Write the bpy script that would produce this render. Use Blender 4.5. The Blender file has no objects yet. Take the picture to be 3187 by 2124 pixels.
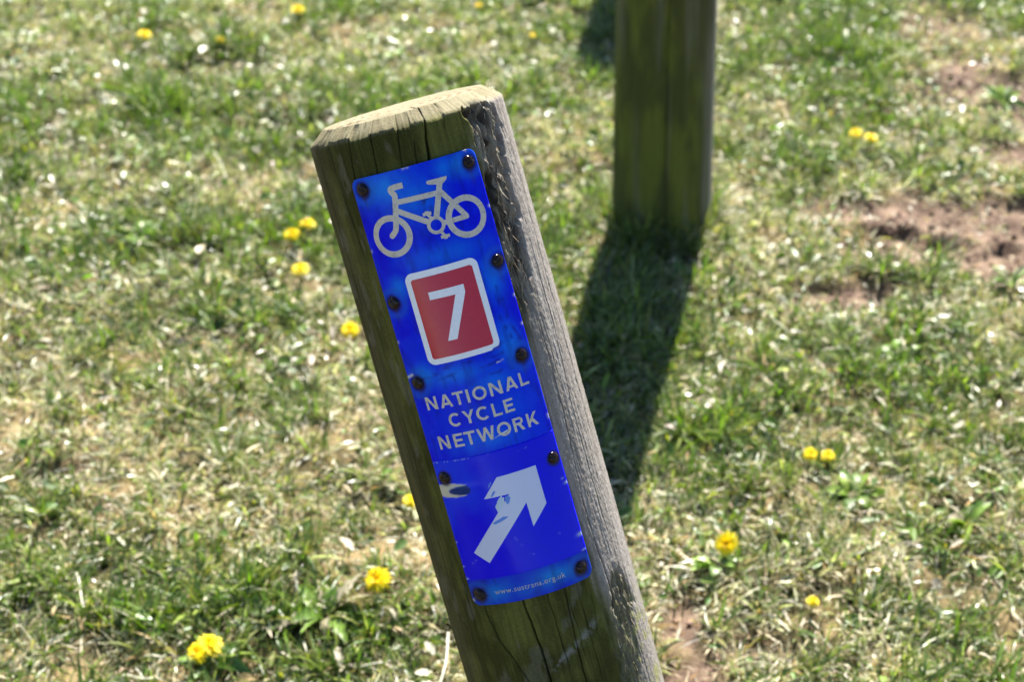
import bpy, bmesh, math, random
import numpy as np
from mathutils import Vector, Matrix

rng = np.random.default_rng(7)
random.seed(7)
scene = bpy.context.scene
COL = scene.collection
R = math.radians

# ------------------------------------------------------------------ camera
CAM_H, PITCH = 1.34, 34.4
cd = bpy.data.cameras.new('camera')
cam = bpy.data.objects.new('camera', cd)
COL.objects.link(cam)
cam.location = (0, 0, CAM_H)
cam.rotation_euler = (R(90 - PITCH), 0, 0)
cd.sensor_width = 36.0
cd.lens = 5000.0 / 3187.0 * 36.0
cd.clip_start = 0.05
cd.clip_end = 2000
cd.dof.use_dof = True
cd.dof.focus_distance = 1.15
cd.dof.aperture_fstop = 8.0
scene.camera = cam

# ------------------------------------------------------------------ light
SUN_AZ, SUN_EL = 11.0, 47.0          # azimuth east of the viewing direction (+Y), elevation
world = bpy.data.worlds.new('World')
scene.world = world
world.use_nodes = True
wn = world.node_tree.nodes
wl = world.node_tree.links
sky = wn.new('ShaderNodeTexSky')
sky.sky_type = 'NISHITA'
sky.sun_disc = False
sky.sun_elevation = R(SUN_EL)
sky.sun_rotation = R(SUN_AZ)
sky.air_density = 1.0
sky.dust_density = 0.3
sky.ozone_density = 3.0
wn['Background'].inputs['Strength'].default_value = 0.05
wl.new(sky.outputs[0], wn['Background'].inputs['Color'])
sl = bpy.data.lights.new('sun', 'SUN')
sl.energy = 5.0
sl.angle = R(0.5)
sl.color = (1.0, 0.95, 0.87)
sun = bpy.data.objects.new('sun', sl)
COL.objects.link(sun)
S = Vector((math.sin(R(SUN_AZ)) * math.cos(R(SUN_EL)), math.cos(R(SUN_AZ)) * math.cos(R(SUN_EL)), math.sin(R(SUN_EL))))
sun.rotation_euler = S.to_track_quat('Z', 'Y').to_euler()
sun.location = S * 20
scene.view_settings.view_transform = 'Standard'
scene.view_settings.look = 'None'
scene.view_settings.exposure = 2.06
scene.view_settings.gamma = 1.0
scene.view_settings.use_curve_mapping = False
scene.render.engine = 'CYCLES'
scene.cycles.max_bounces = 7
scene.cycles.transparent_max_bounces = 6
scene.cycles.caustics_reflective = False
scene.cycles.caustics_refractive = False

# ------------------------------------------------------------------ helpers
_tab = np.random.default_rng(99).random((16, 256, 256))
def vn(x, y, seed=0):
    """smooth value noise in 0..1"""
    x = np.asarray(x, float); y = np.asarray(y, float)
    xi = np.floor(x).astype(int); yi = np.floor(y).astype(int)
    fx = x - xi; fy = y - yi
    fx = fx * fx * (3 - 2 * fx); fy = fy * fy * (3 - 2 * fy)
    t = _tab[seed % 16]
    a = t[xi & 255, yi & 255]; b = t[(xi + 1) & 255, yi & 255]
    c = t[xi & 255, (yi + 1) & 255]; d = t[(xi + 1) & 255, (yi + 1) & 255]
    return (a * (1 - fx) + b * fx) * (1 - fy) + (c * (1 - fx) + d * fx) * fy
def fbm(x, y, seed=0, octs=4, gain=.5):
    s = 0; a = 1; n = 0
    for o in range(octs):
        s = s + a * vn(x * 2 ** o + 17.3 * o, y * 2 ** o + 5.1 * o, seed + o); n += a; a *= gain
    return s / n
def sstep(e0, e1, v):
    t = np.clip((v - e0) / (e1 - e0), 0, 1)
    return t * t * (3 - 2 * t)
def lerp(a, b, t):
    return np.asarray(a) * (1 - t[..., None]) + np.asarray(b) * t[..., None]

def mesh_np(name, V, quads=None, tris=None, col=None, smooth=True):
    """fast mesh from numpy arrays; col = per-vertex linear RGB stored as attribute 'tint'"""
    V = np.asarray(V, np.float32)
    nq = 0 if quads is None else len(quads); nt = 0 if tris is None else len(tris)
    me = bpy.data.meshes.new(name)
    me.vertices.add(len(V)); me.vertices.foreach_set('co', V.ravel())
    loops = []
    if nq: loops.append(np.asarray(quads, np.int32).ravel())
    if nt: loops.append(np.asarray(tris, np.int32).ravel())
    loops = np.concatenate(loops)
    me.loops.add(len(loops)); me.loops.foreach_set('vertex_index', loops)
    st = np.concatenate([np.arange(nq) * 4, nq * 4 + np.arange(nt) * 3]).astype(np.int32)
    tot = np.concatenate([np.full(nq, 4), np.full(nt, 3)]).astype(np.int32)
    me.polygons.add(nq + nt)
    me.polygons.foreach_set('loop_start', st); me.polygons.foreach_set('loop_total', tot)
    if smooth: me.polygons.foreach_set('use_smooth', np.ones(nq + nt, bool))
    if col is not None:
        at = me.attributes.new('tint', 'FLOAT_COLOR', 'POINT')
        c4 = np.ones((len(V), 4), np.float32); c4[:, :3] = col
        at.data.foreach_set('color', c4.ravel())
    me.update(); me.validate()
    return me
def link(name, me, mat, parent=None):
    o = bpy.data.objects.new(name, me)
    COL.objects.link(o)
    if me is not None and mat is not None: me.materials.append(mat)
    if parent is not None: o.parent = parent
    return o
def tag(o, label, cat, group=None, kind=None):
    o['label'] = label
    if cat: o['category'] = cat
    if group: o['group'] = group
    if kind: o['kind'] = kind
    return o
def empty(name, loc, label, cat, group=None):
    o = bpy.data.objects.new(name, None); COL.objects.link(o); o.location = loc
    return tag(o, label, cat, group)
def keep(o, parent):
    """parent without moving: mesh data is in world metres, parent is a pure translation"""
    o.parent = parent
    o.matrix_parent_inverse = Matrix.Translation(-Vector(parent.location))
    return o
def grid_quads(nr, nc, wrap=False):
    i = np.arange(nr - 1)[:, None]; j = np.arange(nc if wrap else nc - 1)[None, :]
    j2 = (j + 1) % nc
    return np.stack([i * nc + j, i * nc + j2, (i + 1) * nc + j2, (i + 1) * nc + j], -1).reshape(-1, 4)

def mat_new(name):
    m = bpy.data.materials.new(name); m.use_nodes = True
    return m, m.node_tree.nodes, m.node_tree.links, m.node_tree.nodes['Principled BSDF']
def nd(ns, t, **kw):
    n = ns.new(t)
    for k, v in kw.items():
        setattr(n, k, v)
    return n
def noise(ns, ls, vec, scale, detail=4, rough=.55):
    n = ns.new('ShaderNodeTexNoise'); n.inputs['Scale'].default_value = scale
    n.inputs['Detail'].default_value = detail; n.inputs['Roughness'].default_value = rough
    if vec is not None: ls.new(vec, n.inputs['Vector'])
    return n.outputs['Fac']
def ramp(ns, ls, fac, stops):
    r = ns.new('ShaderNodeValToRGB'); e = r.color_ramp.elements
    e[0].position, e[0].color = stops[0][0], (*stops[0][1], 1)
    e[1].position, e[1].color = stops[-1][0], (*stops[-1][1], 1)
    for p, c in stops[1:-1]:
        x = e.new(p); x.color = (*c, 1)
    ls.new(fac, r.inputs['Fac']); return r.outputs['Color']
def mixc(ns, ls, fac, a, b, mode='MIX'):
    m = ns.new('ShaderNodeMix'); m.data_type = 'RGBA'; m.blend_type = mode
    for sock, v in ((m.inputs[0], fac), (m.inputs[6], a), (m.inputs[7], b)):
        if hasattr(v, 'is_output'): ls.new(v, sock)
        elif isinstance(v, (int, float)): sock.default_value = v
        else: sock.default_value = (*v, 1)
    return m.outputs[2]
def bump(ns, ls, bs, h, strength, dist):
    b = ns.new('ShaderNodeBump'); b.inputs['Strength'].default_value = strength; b.inputs['Distance'].default_value = dist
    ls.new(h, b.inputs['Height']); ls.new(b.outputs[0], bs.inputs['Normal'])
def attr(ns, name='tint'):
    a = ns.new('ShaderNodeAttribute'); a.attribute_name = name
    return a.outputs['Color']

def leaf_material(name, rough, transl, spec=.5):
    m, ns, ls, bs = mat_new(name)
    c = attr(ns)
    obj = ns.new('ShaderNodeTexCoord').outputs['Object']
    n = noise(ns, ls, obj, 260, 2)
    c2 = mixc(ns, ls, 1.0, c, ramp(ns, ls, n, [(.25, (.72, .72, .72)), (.75, (1.2, 1.2, 1.2))]), 'MULTIPLY')
    ls.new(c2, bs.inputs['Base Color'])
    rr_ = ns.new('ShaderNodeMapRange'); ls.new(noise(ns, ls, obj, 140, 2), rr_.inputs[0])
    rr_.inputs[1].default_value = .32; rr_.inputs[2].default_value = .68; rr_.inputs[3].default_value = rough * .8; rr_.inputs[4].default_value = min(.75, rough * 2.1)
    ls.new(rr_.outputs[0], bs.inputs['Roughness'])
    bs.inputs['Specular IOR Level'].default_value = spec
    t = ns.new('ShaderNodeBsdfTranslucent')
    tc = mixc(ns, ls, 1.0, c2, (1.2, 1.5, .55), 'MULTIPLY'); ls.new(tc, t.inputs['Color'])
    mx = ns.new('ShaderNodeMixShader'); mx.inputs[0].default_value = transl
    ls.new(bs.outputs[0], mx.inputs[1]); ls.new(t.outputs[0], mx.inputs[2])
    ls.new(mx.outputs[0], ns['Material Output'].inputs['Surface'])
    return m
M_GRASS = leaf_material('grass_blade', .30, .36, 1.0)
M_STRAW = leaf_material('dry_straw', .46, .25, .4)
M_LEAF = leaf_material('weed_leaf', .30, .30, .55)
M_PETAL = leaf_material('dandelion_petal', .55, .25, .3)

# ------------------------------------------------------------------ ground
# bare soil areas (x, y, rx, ry, weight) in metres
BARE = [(.55, 2.35, .10, .05, 1), (.68, 2.32, .16, .085, 1.1), (.86, 2.30, .17, .11, 1.15), (.64, 2.225, .13, .06, 1.05),
        (.82, 2.20, .18, .07, 1.1), (.545, 2.09, .10, .055, .95), (.46, 2.05, .06, .03, .8), (.88, 2.86, .10, .20, .9),
        (1.0, 2.76, .16, .20, .85), (.96, 2.54, .13, .06, .9), (.87, 3.10, .13, .14, .7), (.195, 1.37, .045, .05, .95),
        (.20, 1.29, .05, .05, .95), (.27, 1.33, .05, .04, .6), (-.60, 1.64, .06, .03, .85), (-.53, 1.58, .05, .03, .6),
        (-.22, 1.965, .05, .02, .75), (-.45, 2.01, .05, .025, .5), (-.41, 1.885, .05, .03, .45), (1.25, 2.3, .3, .2, 1),
        (.02, 2.50, .06, .04, .5), (-.06, 3.0, .08, .06, .6), (.36, 1.38, .06, .03, .4), (.10, 1.72, .05, .03, .4)]
def bare(x, y):
    wx = x + .05 * (fbm(x * 9, y * 9, 3) - .5) + .02 * (vn(x * 45, y * 45, 4) - .5)
    wy = y + .05 * (fbm(x * 9, y * 9, 6) - .5) + .02 * (vn(x * 45, y * 45, 8) - .5)
    m = np.zeros_like(np.asarray(x, float))
    for a, b, rx, ry, w in BARE:
        m = np.maximum(m, w * np.exp(-(((wx - a) / rx) ** 2 + ((wy - b) / ry) ** 2) * 1.1))
    return sstep(.22, .80, m + .5 * (fbm(x * 45, y * 45, 1, 2) - .5))
def height(x, y):
    near = np.exp(-((x / 4.0) ** 2 + ((y - 2) / 5.0) ** 2))
    z = .030 * (fbm(x * 2.2, y * 2.2, 1) - .5) + .030 * (fbm(x * 11, y * 11, 2) - .5) + .012 * (fbm(x * 32, y * 32, 12, 2) - .5)
    b = bare(x, y)
    z = z - .014 * b
    z = z + .014 * (fbm(x * 60, y * 60, 5, 4, .65) - .5) * (.25 + b)
    # broken turf edge across the bare patch: a small bank that drops towards the camera
    yl = 2.272 + .014 * np.sin(x * 21 + .6) + .045 * (fbm(x * 26, x * 0 + 3.3, 9) - .5) + .010 * (vn(x * 130, y * 90, 7) - .5)
    win = sstep(.53, .575, x) * (1 - sstep(.72, .78, x))
    d = y - yl
    z = z + win * (.022 * sstep(-.006, .006, d) * np.exp(-np.maximum(d, 0) / .05) - .010 * np.exp(-((d + .012) / .016) ** 2))
    yl2 = 2.225 + .018 * np.sin(x * 25)
    win2 = sstep(.70, .73, x) * (1 - sstep(.80, .84, x)); d2 = y - yl2
    z = z + win2 * (.010 * sstep(-.004, .006, d2) * np.exp(-np.maximum(d2, 0) / .03) - .005 * np.exp(-((d2 + .01) / .014) ** 2))
    return z * near
def axis(lo, hi, step, far):
    a = np.arange(lo, hi + step / 2, step)
    out = []; s = step; p = hi
    while p < far:
        s *= 1.28; p += s; out.append(p)
    lo_o = []; s = step; p = lo
    while p > -far:
        s *= 1.28; p -= s; lo_o.append(p)
    return np.concatenate([np.array(lo_o[::-1]), a, np.array(out)])
gx = axis(-1.40, 1.40, .009, 400); gy = axis(.95, 3.65, .009, 400)
GX, GY = np.meshgrid(gx, gy)
GZ = height(GX, GY)
gb = bare(GX, GY)
n1 = fbm(GX * 14, GY * 14, 10); n2 = fbm(GX * 70, GY * 70, 11, 3)
gc = lerp((.022, .024, .008), (.22, .165, .085), sstep(.35, .68, n1 * .6 + n2 * .4))
soil = lerp((.105, .070, .052), (.195, .138, .100), sstep(.3, .7, fbm(GX * 25, GY * 25, 12)))
gc = gc * (1 - gb[..., None]) + soil * gb[..., None]
gc = gc * (.75 + .5 * n2[..., None])
gme = mesh_np('ground', np.stack([GX, GY, GZ], -1).reshape(-1, 3), grid_quads(len(gy), len(gx)), None, gc.reshape(-1, 3))
m, ns, ls, bs = mat_new('lawn_soil')
obj = ns.new('ShaderNodeTexCoord').outputs['Object']
na = noise(ns, ls, obj, 90, 5, .7)
gcol = mixc(ns, ls, 1.0, attr(ns), ramp(ns, ls, na, [(.3, (.55, .52, .5)), (.7, (1.3, 1.3, 1.3))]), 'MULTIPLY')
nfar = noise(ns, ls, obj, 6, 6, .7)
ls.new(gcol, bs.inputs['Base Color']); bs.inputs['Roughness'].default_value = .95
bs.inputs['Specular IOR Level'].default_value = .15
bump(ns, ls, bs, noise(ns, ls, obj, 220, 5, .7), .8, .004)
ground = tag(link('ground', gme, m), 'lawn ground with thin patches of bare pinkish soil', None, kind='structure')

# ------------------------------------------------------------------ grass
# leafy weeds: x, y, leaves, leaf length, leaf width, lobed, label, colours, share of dry leaves
WEEDS = [
    (-.219, 1.372, 24, .066, .021, True, 'large dark leafy weed clump low in the picture left of the post', None, .12),
    (.439, 1.600, 14, .046, .019, False, 'round leafed green weed right of the arrow, below the two orange dandelions', None, 0),
    (.563, 1.905, 14, .040, .020, False, 'bright green weed patch on the right below the bare soil', ((.12, .21, .02), (.15, .24, .025)), 0),
    (-.605, 2.235, 18, .058, .017, True, 'dark weed rosette at left with pale dead leaves over it', None, .2),
    (-.440, 2.000, 10, .060, .018, True, 'low weed rosette left of the red number panel', None, .25),
    (.930, 2.760, 9, .060, .020, False, 'small green weed growing at the edge of the far right bare soil', None, 0),
    (.775, 2.110, 9, .060, .018, True, 'weed tuft at the right edge just below the bare soil', None, .2),
    (.575, 1.545, 14, .048, .016, True, 'half dried weed rosette near the right edge', None, .4),
    (.250, 1.450, 9, .040, .015, True, 'weed rosette under the big round dandelion', None, .25),
    (-.340, 1.300, 8, .055, .018, True, 'weed leaves under the bottom left dandelions', None, .15),
]
def weedy(x, y):
    m = np.zeros_like(x)
    for w in WEEDS:
        m = np.maximum(m, np.exp(-((x - w[0]) ** 2 + (y - w[1]) ** 2) / (w[3] * .62) ** 2))
    return m
def view_w(y):                       # half width of the plot at distance y
    return .30 + .30 * y
LUSH = [(.656, 2.90, .22, .20), (.72, 3.15, .20, .15), (.58, 1.86, .18, .12), (-.61, 2.235, .12, .08), (-.36, 2.27, .12, .10),
        (-.44, 2.0, .10, .06), (.93, 2.76, .07, .05), (-.62, 1.55, .10, .06), (.18, 2.05, .12, .2), (.45, 2.56, .14, .05),
        (-.22, 1.36, .14, .10), (-.36, 1.42, .16, .08), (.55, 1.32, .10, .10), (-.62, 2.7, .16, .12), (-.2, 2.75, .2, .14),
        (.25, 1.72, .12, .12), (.02, 2.2, .1, .2)]
def lushness(x, y):
    l = .62 * sstep(.46, .72, fbm(x * 5.5, y * 5.5, 13))
    for a, b, rx, ry in LUSH:
        l = np.maximum(l, np.exp(-((x - a) / rx) ** 2 - ((y - b) / ry) ** 2))
    for a, b, rx, ry, w in DRYZ:
        l = l * (1 - w * np.exp(-((x - a) / rx) ** 2 - ((y - b) / ry) ** 2))
    return np.clip(l, 0, 1)
DRYZ = [(.42, 2.28, .16, .16, .9), (-.5, 1.62, .25, .12, .8), (-.6, 1.85, .2, .12, .8), (.36, 1.33, .22, .08, .8), (.92, 2.75, .2, .3, .8), (-.15, 1.72, .12, .15, .7), (-.1, 2.95, .2, .15, .7), (.7, 1.6, .15, .2, .5), (.75, 2.0, .2, .1, .6)]
def blades(x, y, az, length, tilt, curv, width, twist, col, z0=None, seg=3):
    n = len(x)
    z = height(x, y) if z0 is None else z0
    P = np.zeros((n, seg + 1, 3)); P[:, 0] = np.stack([x, y, z - .002], -1)
    ca, sa = np.cos(az), np.sin(az)
    for k in range(seg):
        t = np.minimum(tilt + curv * k, 1.75)
        d = np.stack([np.sin(t) * ca, np.sin(t) * sa, np.cos(t)], -1)
        P[:, k + 1] = P[:, k] + d * (length / seg)[:, None]
    P[:, 1:, 2] = np.maximum(P[:, 1:, 2], z[:, None] + .0015)
    side = np.stack([-sa * np.cos(twist), ca * np.cos(twist), np.sin(twist)], -1)
    prof = [.75, 1.0, .72][:seg] if seg == 3 else [.9, .8]
    V = np.zeros((n, 2 * seg + 1, 3))
    for k in range(seg):
        hw = (width * prof[k] / 2)[:, None]
        V[:, 2 * k] = P[:, k] - side * hw; V[:, 2 * k + 1] = P[:, k] + side * hw
    V[:, 2 * seg] = P[:, seg]
    nv = 2 * seg + 1
    base = (np.arange(n) * nv)[:, None]
    q = np.concatenate([base + np.array([[2 * k, 2 * k + 1, 2 * k + 3, 2 * k + 2]]) for k in range(seg - 1)], 0)
    t = base + np.array([[2 * seg - 2, 2 * seg - 1, 2 * seg]])
    C = np.repeat(col[:, None, :], nv, 1)
    return V.reshape(-1, 3), q, t, C.reshape(-1, 3)
def scatter(n, x0, x1, y0, y1, inside=None):
    x = rng.uniform(x0, x1, n); y = rng.uniform(y0, y1, n)
    if inside is not None:
        k = inside(x, y); x, y = x[k], y[k]
    return x, y
def palette(n, cols, probs):
    i = rng.choice(len(cols), n, p=np.array(probs) / sum(probs))
    c = np.array(cols)[i]
    return c * rng.uniform(.55, 1.42, (n, 1)) * rng.uniform(.93, 1.07, (n, 3))
GREENS = [(.062, .105, .008), (.094, .150, .012), (.162, .205, .028), (.034, .060, .006), (.27, .285, .09), (.25, .22, .03)]
STRAWS = [(.55, .48, .31), (.65, .59, .43), (.42, .34, .18), (.68, .64, .52), (.32, .22, .12), (.50, .30, .09)]
def make_grass(name, x, y, lf, wf, fine, taz=None, tid=None):
    if taz is None: taz = np.full(len(x), np.nan); tid = np.full(len(x), -1)
    b = bare(x, y)
    gap = sstep(.33, .46, fbm(x * 26, y * 26, 9, 2))                # little bare gaps between the tufts
    k = rng.random(len(x)) < (1 - b * .91) * (.15 + .85 * gap) * (1 - .6 * weedy(x, y))
    x, y, b, gap, taz, tid = x[k], y[k], b[k], gap[k], taz[k], tid[k]
    nt = int(tid.max()) + 2; tg = rng.normal(0, .28, nt); tl = rng.uniform(.7, 1.45, nt); tv = rng.uniform(.75, 1.25, nt); tg[-1] = 0; tl[-1] = 1; tv[-1] = 1
    l = lushness(x, y); n = len(x)
    tuft = fbm(x * 19, y * 19, 4, 2)
    green = rng.random(n) < (.27 + .60 * l + .6 * (tuft - .5) + tg[tid]) * (1 - .8 * b)
    col = np.where(green[:, None], palette(n, GREENS, [3, 3.5, 2.8, 1.6, 1.5, .5]), palette(n, STRAWS, [3, 3, 2, 1.6, 1.3, .5]))
    col = np.where((green & (rng.random(n) < l * .6))[:, None], col * np.array([.98, 1.08, .65]), col)
    col = col * tv[tid][:, None]
    az = rng.uniform(0, 2 * np.pi, n) * .8 + 2.6 * fbm(x * 7, y * 7, 14) * 2
    az = np.where(np.isnan(taz), az, np.nan_to_num(taz) + rng.normal(0, .7, n))
    length = np.where(green, rng.uniform(.016, .040, n) * (1 + .4 * l), rng.uniform(.010, .036, n)) * lf * (1 - .35 * b) * (.55 + .85 * tuft) * tl[tid]
    foot = np.exp(-(np.hypot(x - .2485, y - 2.318) - .085) ** 2 / .022 ** 2) + np.exp(-(np.hypot(x - .155, y - .767) - .09) ** 2 / .022 ** 2)
    length = length * (1 + .9 * foot)
    tilt = np.where(green, rng.uniform(.15, 1.15, n), rng.uniform(.45, 1.60, n))
    curv = rng.uniform(.0, .45, n)
    width = np.where(green, rng.gamma(3.2, .00070, n).clip(.0010, .0055), rng.gamma(5, .00032, n).clip(.0008, .0032)) * wf
    tw = rng.normal(0, .6, n)
    Vs, Qs, Ts, Cs, n0 = [], [], [], [], 0
    for sel, seg in ((green, 3 if fine else 2), (~green, 2)):
        V, q, t, c = blades(x[sel], y[sel], az[sel], length[sel], tilt[sel], curv[sel] * (3 / seg), width[sel], tw[sel], col[sel], None, seg)
        Vs.append(V); Qs.append(q + n0); Ts.append(t + n0); Cs.append(c); n0 += len(V)
    return link(name, mesh_np(name, np.concatenate(Vs), np.concatenate(Qs), np.concatenate(Ts), np.concatenate(Cs)), M_GRASS)
inner = lambda x, y: (np.abs(x) < view_w(y)) & (y > 1.0) & (y < 3.65)
x, y = scatter(260000, -1.42, 1.42, 1.0, 3.65, inner)
NT = 17000
tx, ty = scatter(NT, -1.42, 1.42, 1.0, 3.65, inner)
fa = rng.uniform(0, 2 * np.pi, 60); tx = np.concatenate([tx, .2485 + .09 * np.cos(fa)]); ty = np.concatenate([ty, 2.318 + .09 * np.sin(fa)])
cnt = rng.integers(10, 40, len(tx)); idx = np.repeat(np.arange(len(tx)), cnt)
spread = rng.uniform(.003, .011, len(tx))
ox, oy = rng.normal(0, 1, len(idx)) * spread[idx], rng.normal(0, 1, len(idx)) * spread[idx]
T_AZ = np.concatenate([np.full(len(x), np.nan), np.arctan2(oy, ox)])
T_ID = np.concatenate([np.full(len(x), -1), idx])
x = np.concatenate([x, tx[idx] + ox]); y = np.concatenate([y, ty[idx] + oy])
tag(make_grass('grass', x, y, 1.0, 1.0, True, T_AZ, T_ID), 'short mown grass of green and straw coloured blades', 'grass', kind='stuff')
outer = lambda x, y: ~inner(x, y) & (np.abs(x) < 3.2)
x, y = scatter(130000, -3.2, 3.2, -.6, 7.0, outer)
tag(make_grass('surrounding_grass', x, y, 1.35, 2.2, False), 'mown grass carrying on around the posts', 'grass', kind='stuff')
# loose dry clippings lying on the sward
x, y = scatter(15000, -1.42, 1.42, 1.0, 3.65, inner)
n = len(x)
V, q, t, c = blades(x, y, rng.uniform(0, 6.28, n), rng.uniform(.006, .030, n), rng.uniform(1.1, 1.62, n), rng.uniform(-.12, .25, n),
                    rng.gamma(2.6, .00056, n).clip(.0007, .0048), rng.normal(0, .5, n), palette(n, [(.56, .50, .37), (.50, .42, .26), (.62, .58, .48), (.40, .28, .13)], [3, 2.5, 1.5, 1]),
                    height(x, y) + rng.uniform(.006, .020, n) * (1 - bare(x, y)))
tag(link('dry_clippings', mesh_np('dry_clippings', V, q, t, c), M_STRAW), 'pale dry grass clippings lying over the lawn', 'clippings', kind='stuff')
# small broad weed leaves among the grass (clover, daisy), uncountable
def small_leaves(n0):
    x, y = scatter(n0, -1.42, 1.42, 1.0, 3.65, inner)
    k = rng.random(len(x)) < (.12 + .88 * sstep(.5, .66, fbm(x * 8, y * 8, 2))) * (1 - bare(x, y)); x, y = x[k], y[k]
    n = len(x); z = height(x, y) + rng.uniform(.006, .020, n)
    az = rng.uniform(0, 6.28, n); L = rng.gamma(5, .0024, n).clip(.006, .024); W = L * rng.uniform(.35, .75, n) / 2
    ti = rng.normal(0, .35, n); ro = rng.normal(0, .4, n)
    u = np.stack([np.cos(az) * np.cos(ti), np.sin(az) * np.cos(ti), np.sin(ti)], -1)
    v = np.stack([-np.sin(az) * np.cos(ro), np.cos(az) * np.cos(ro), np.sin(ro)], -1)
    c0 = np.stack([x, y, z], -1)
    pts = [(0, 0), (.3, .85), (.7, 1.0), (1, 0.25), (1, -.25), (.7, -1), (.3, -.85)]
    V = np.stack([c0 + u * (L * a)[:, None] + v * (W * b_)[:, None] + np.array([0, 0, 1]) * (.18 * L * abs(b_))[:, None] for a, b_ in pts], 1)
    mid = np.stack([c0 + u * (L * .5)[:, None]], 1); V = np.concatenate([V, mid], 1)
    base = (np.arange(n) * 8)[:, None]
    t = np.concatenate([base + np.array([[i, (i + 1) % 7, 7]]) for i in range(7)], 0)
    col = palette(n, [(.075, .14, .014), (.11, .18, .02), (.05, .10, .012), (.20, .21, .06), (.42, .38, .29)], [3, 3, 2, 1, 1.6])
    return mesh_np('low_weed_leaves', V.reshape(-1, 3), None, t, np.repeat(col, 8, 0))
tag(link('low_weed_leaves', small_leaves(27000), M_LEAF), 'tiny broad weed leaves mixed through the lawn', 'weeds', kind='stuff')
# soil crumbs on the bare ground
x, y = scatter(60000, -1.2, 1.42, 1.0, 3.4, inner)
k = rng.random(len(x)) < bare(x, y) * .8; x, y = x[k], y[k]; n = len(x)
r = rng.gamma(1.2, .0017, n).clip(.0008, .009); zc = height(x, y)
octa = np.array([[1, 0, 0], [0, 1, 0], [-1, 0, 0], [0, -1, 0], [0, 0, .8], [0, 0, -.8]])
V = np.stack([x, y, zc + r * .3], -1)[:, None, :] + octa[None] * r[:, None, None] * rng.uniform(.6, 1.3, (n, 6, 1))
tf = np.array([[0, 1, 4], [1, 2, 4], [2, 3, 4], [3, 0, 4], [1, 0, 5], [2, 1, 5], [3, 2, 5], [0, 3, 5]])
t = (np.arange(n) * 6)[:, None, None] + tf[None]
col = palette(n, [(.18, .115, .08), (.25, .175, .125), (.11, .07, .045)], [3, 2, 2])
M_CRUMB, ns, ls, bs = mat_new('soil_crumb')
ls.new(attr(ns), bs.inputs['Base Color']); bs.inputs['Roughness'].default_value = .95
tag(link('soil_crumbs', mesh_np('soil_crumbs', V.reshape(-1, 3), None, t.reshape(-1, 3), np.repeat(col, 6, 0), False), M_CRUMB),
    'crumbs of dry soil scattered on the bare patches', 'soil', kind='stuff')

# ------------------------------------------------------------------ leaning post
A = np.array([-0.07665325, 1.09034485, 0.78244437])      # axis point near the head of the post
AX = np.array([-0.2639635, 0.36819519, 0.89149065]); AX /= np.linalg.norm(AX)
NF = np.array([0.07883178, -0.91294443, 0.40039731]); NF -= AX * (NF @ AX); NF /= np.linalg.norm(NF)
NR = np.cross(AX, NF); NR = NR if NR[0] > 0 else -NR
S_GROUND = A[2] / AX[2]
BASE = A - AX * S_GROUND
def rad(s):                                              # post radius at s metres below A
    return .075 * (1 + .0287 * s / .459)
def wrap(x_mm, s_mm, r):
    ph = np.asarray(x_mm) / 78.0; s = np.asarray(s_mm) / 1000.0; r = np.asarray(r)
    return A - AX * s[..., None] + r[..., None] * (np.cos(ph)[..., None] * NF + np.sin(ph)[..., None] * NR)
CRACKS = [
 (1.0, [(-89.4, -14.1), (-92.4, 9.1), (-92.7, 55.6), (-93, 120)]), (0.9, [(-71.7, -12.8), (-71.3, 20.3), (-67.0, 51.4), (-66, 90)]),
 (1.2, [(-47.1, -22.1), (-51.7, 15.3), (-52, 40)]), (1.3, [(-28.1, -21.2), (-32.0, 15.0), (-33, 40)]), (0.9, [(-7.9, -16.8), (-11.9, 15.0), (-12, 30)]),
 (0.8, [(1.6, -3.0), (-0.7, 14.8), (-1, 25)]), (2.2, [(14.4, -22.7), (11.5, -5), (7.8, 15.2), (6, 45)]), (0.6, [(30.1, -21.6), (24.6, -1.4)]),
 (1.2, [(-46.6, 340), (-46.6, 354.9), (-43.8, 374.2), (-40.3, 388.1), (-32.5, 402.6), (-28.2, 419.4), (-27, 450)]),
 (1.9, [(-15, 340), (-14.6, 353.7), (-12.6, 377.7), (-11.3, 395.3), (-11.0, 422.7), (-9, 480)]), (0.9, [(3.9, 345), (4.1, 378.8), (5.0, 401.0), (5, 420)]),
 (1.2, [(18, 345), (17.6, 358.3), (14.8, 397.3), (14.5, 430.9), (14, 480)]), (0.8, [(19.3, 355.0), (19.1, 391.6), (19.6, 415.7)]),
 (0.7, [(37.8, 365.0), (36.1, 389.8), (32.8, 400.2)]), (1.6, [(53, 290), (54.5, 334.4), (56.1, 353.3), (57.2, 376.8), (55.7, 393.7)]),
 (1.0, [(47.2, 170.3), (45.2, 221.6), (43.9, 275.7), (46, 330)]), (1.1, [(60.6, 150.8), (58.4, 231.9), (55.3, 282.2), (53, 295)]),
 (1.2, [(76.0, 90.4), (76.0, 135.2), (75.7, 163.7), (74.1, 192.6)]), (1.0, [(74.4, 185.0), (70.4, 220.6), (70.1, 269.2), (70.4, 330)]),
 (0.8, [(-62, 150), (-63, 230), (-61, 330), (-62, 400)]), (0.7, [(-78, 180), (-80, 260), (-79, 380)]), (0.6, [(-100, 60), (-102, 200), (-99, 330)]),
 (0.7, [(90, 20), (88, 120), (90, 260)]), (0.6, [(66, 300), (67, 350)]), (.7, [(-70, 300), (-69, 420)]), (.5, [(28, 350), (27, 440)])]
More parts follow.
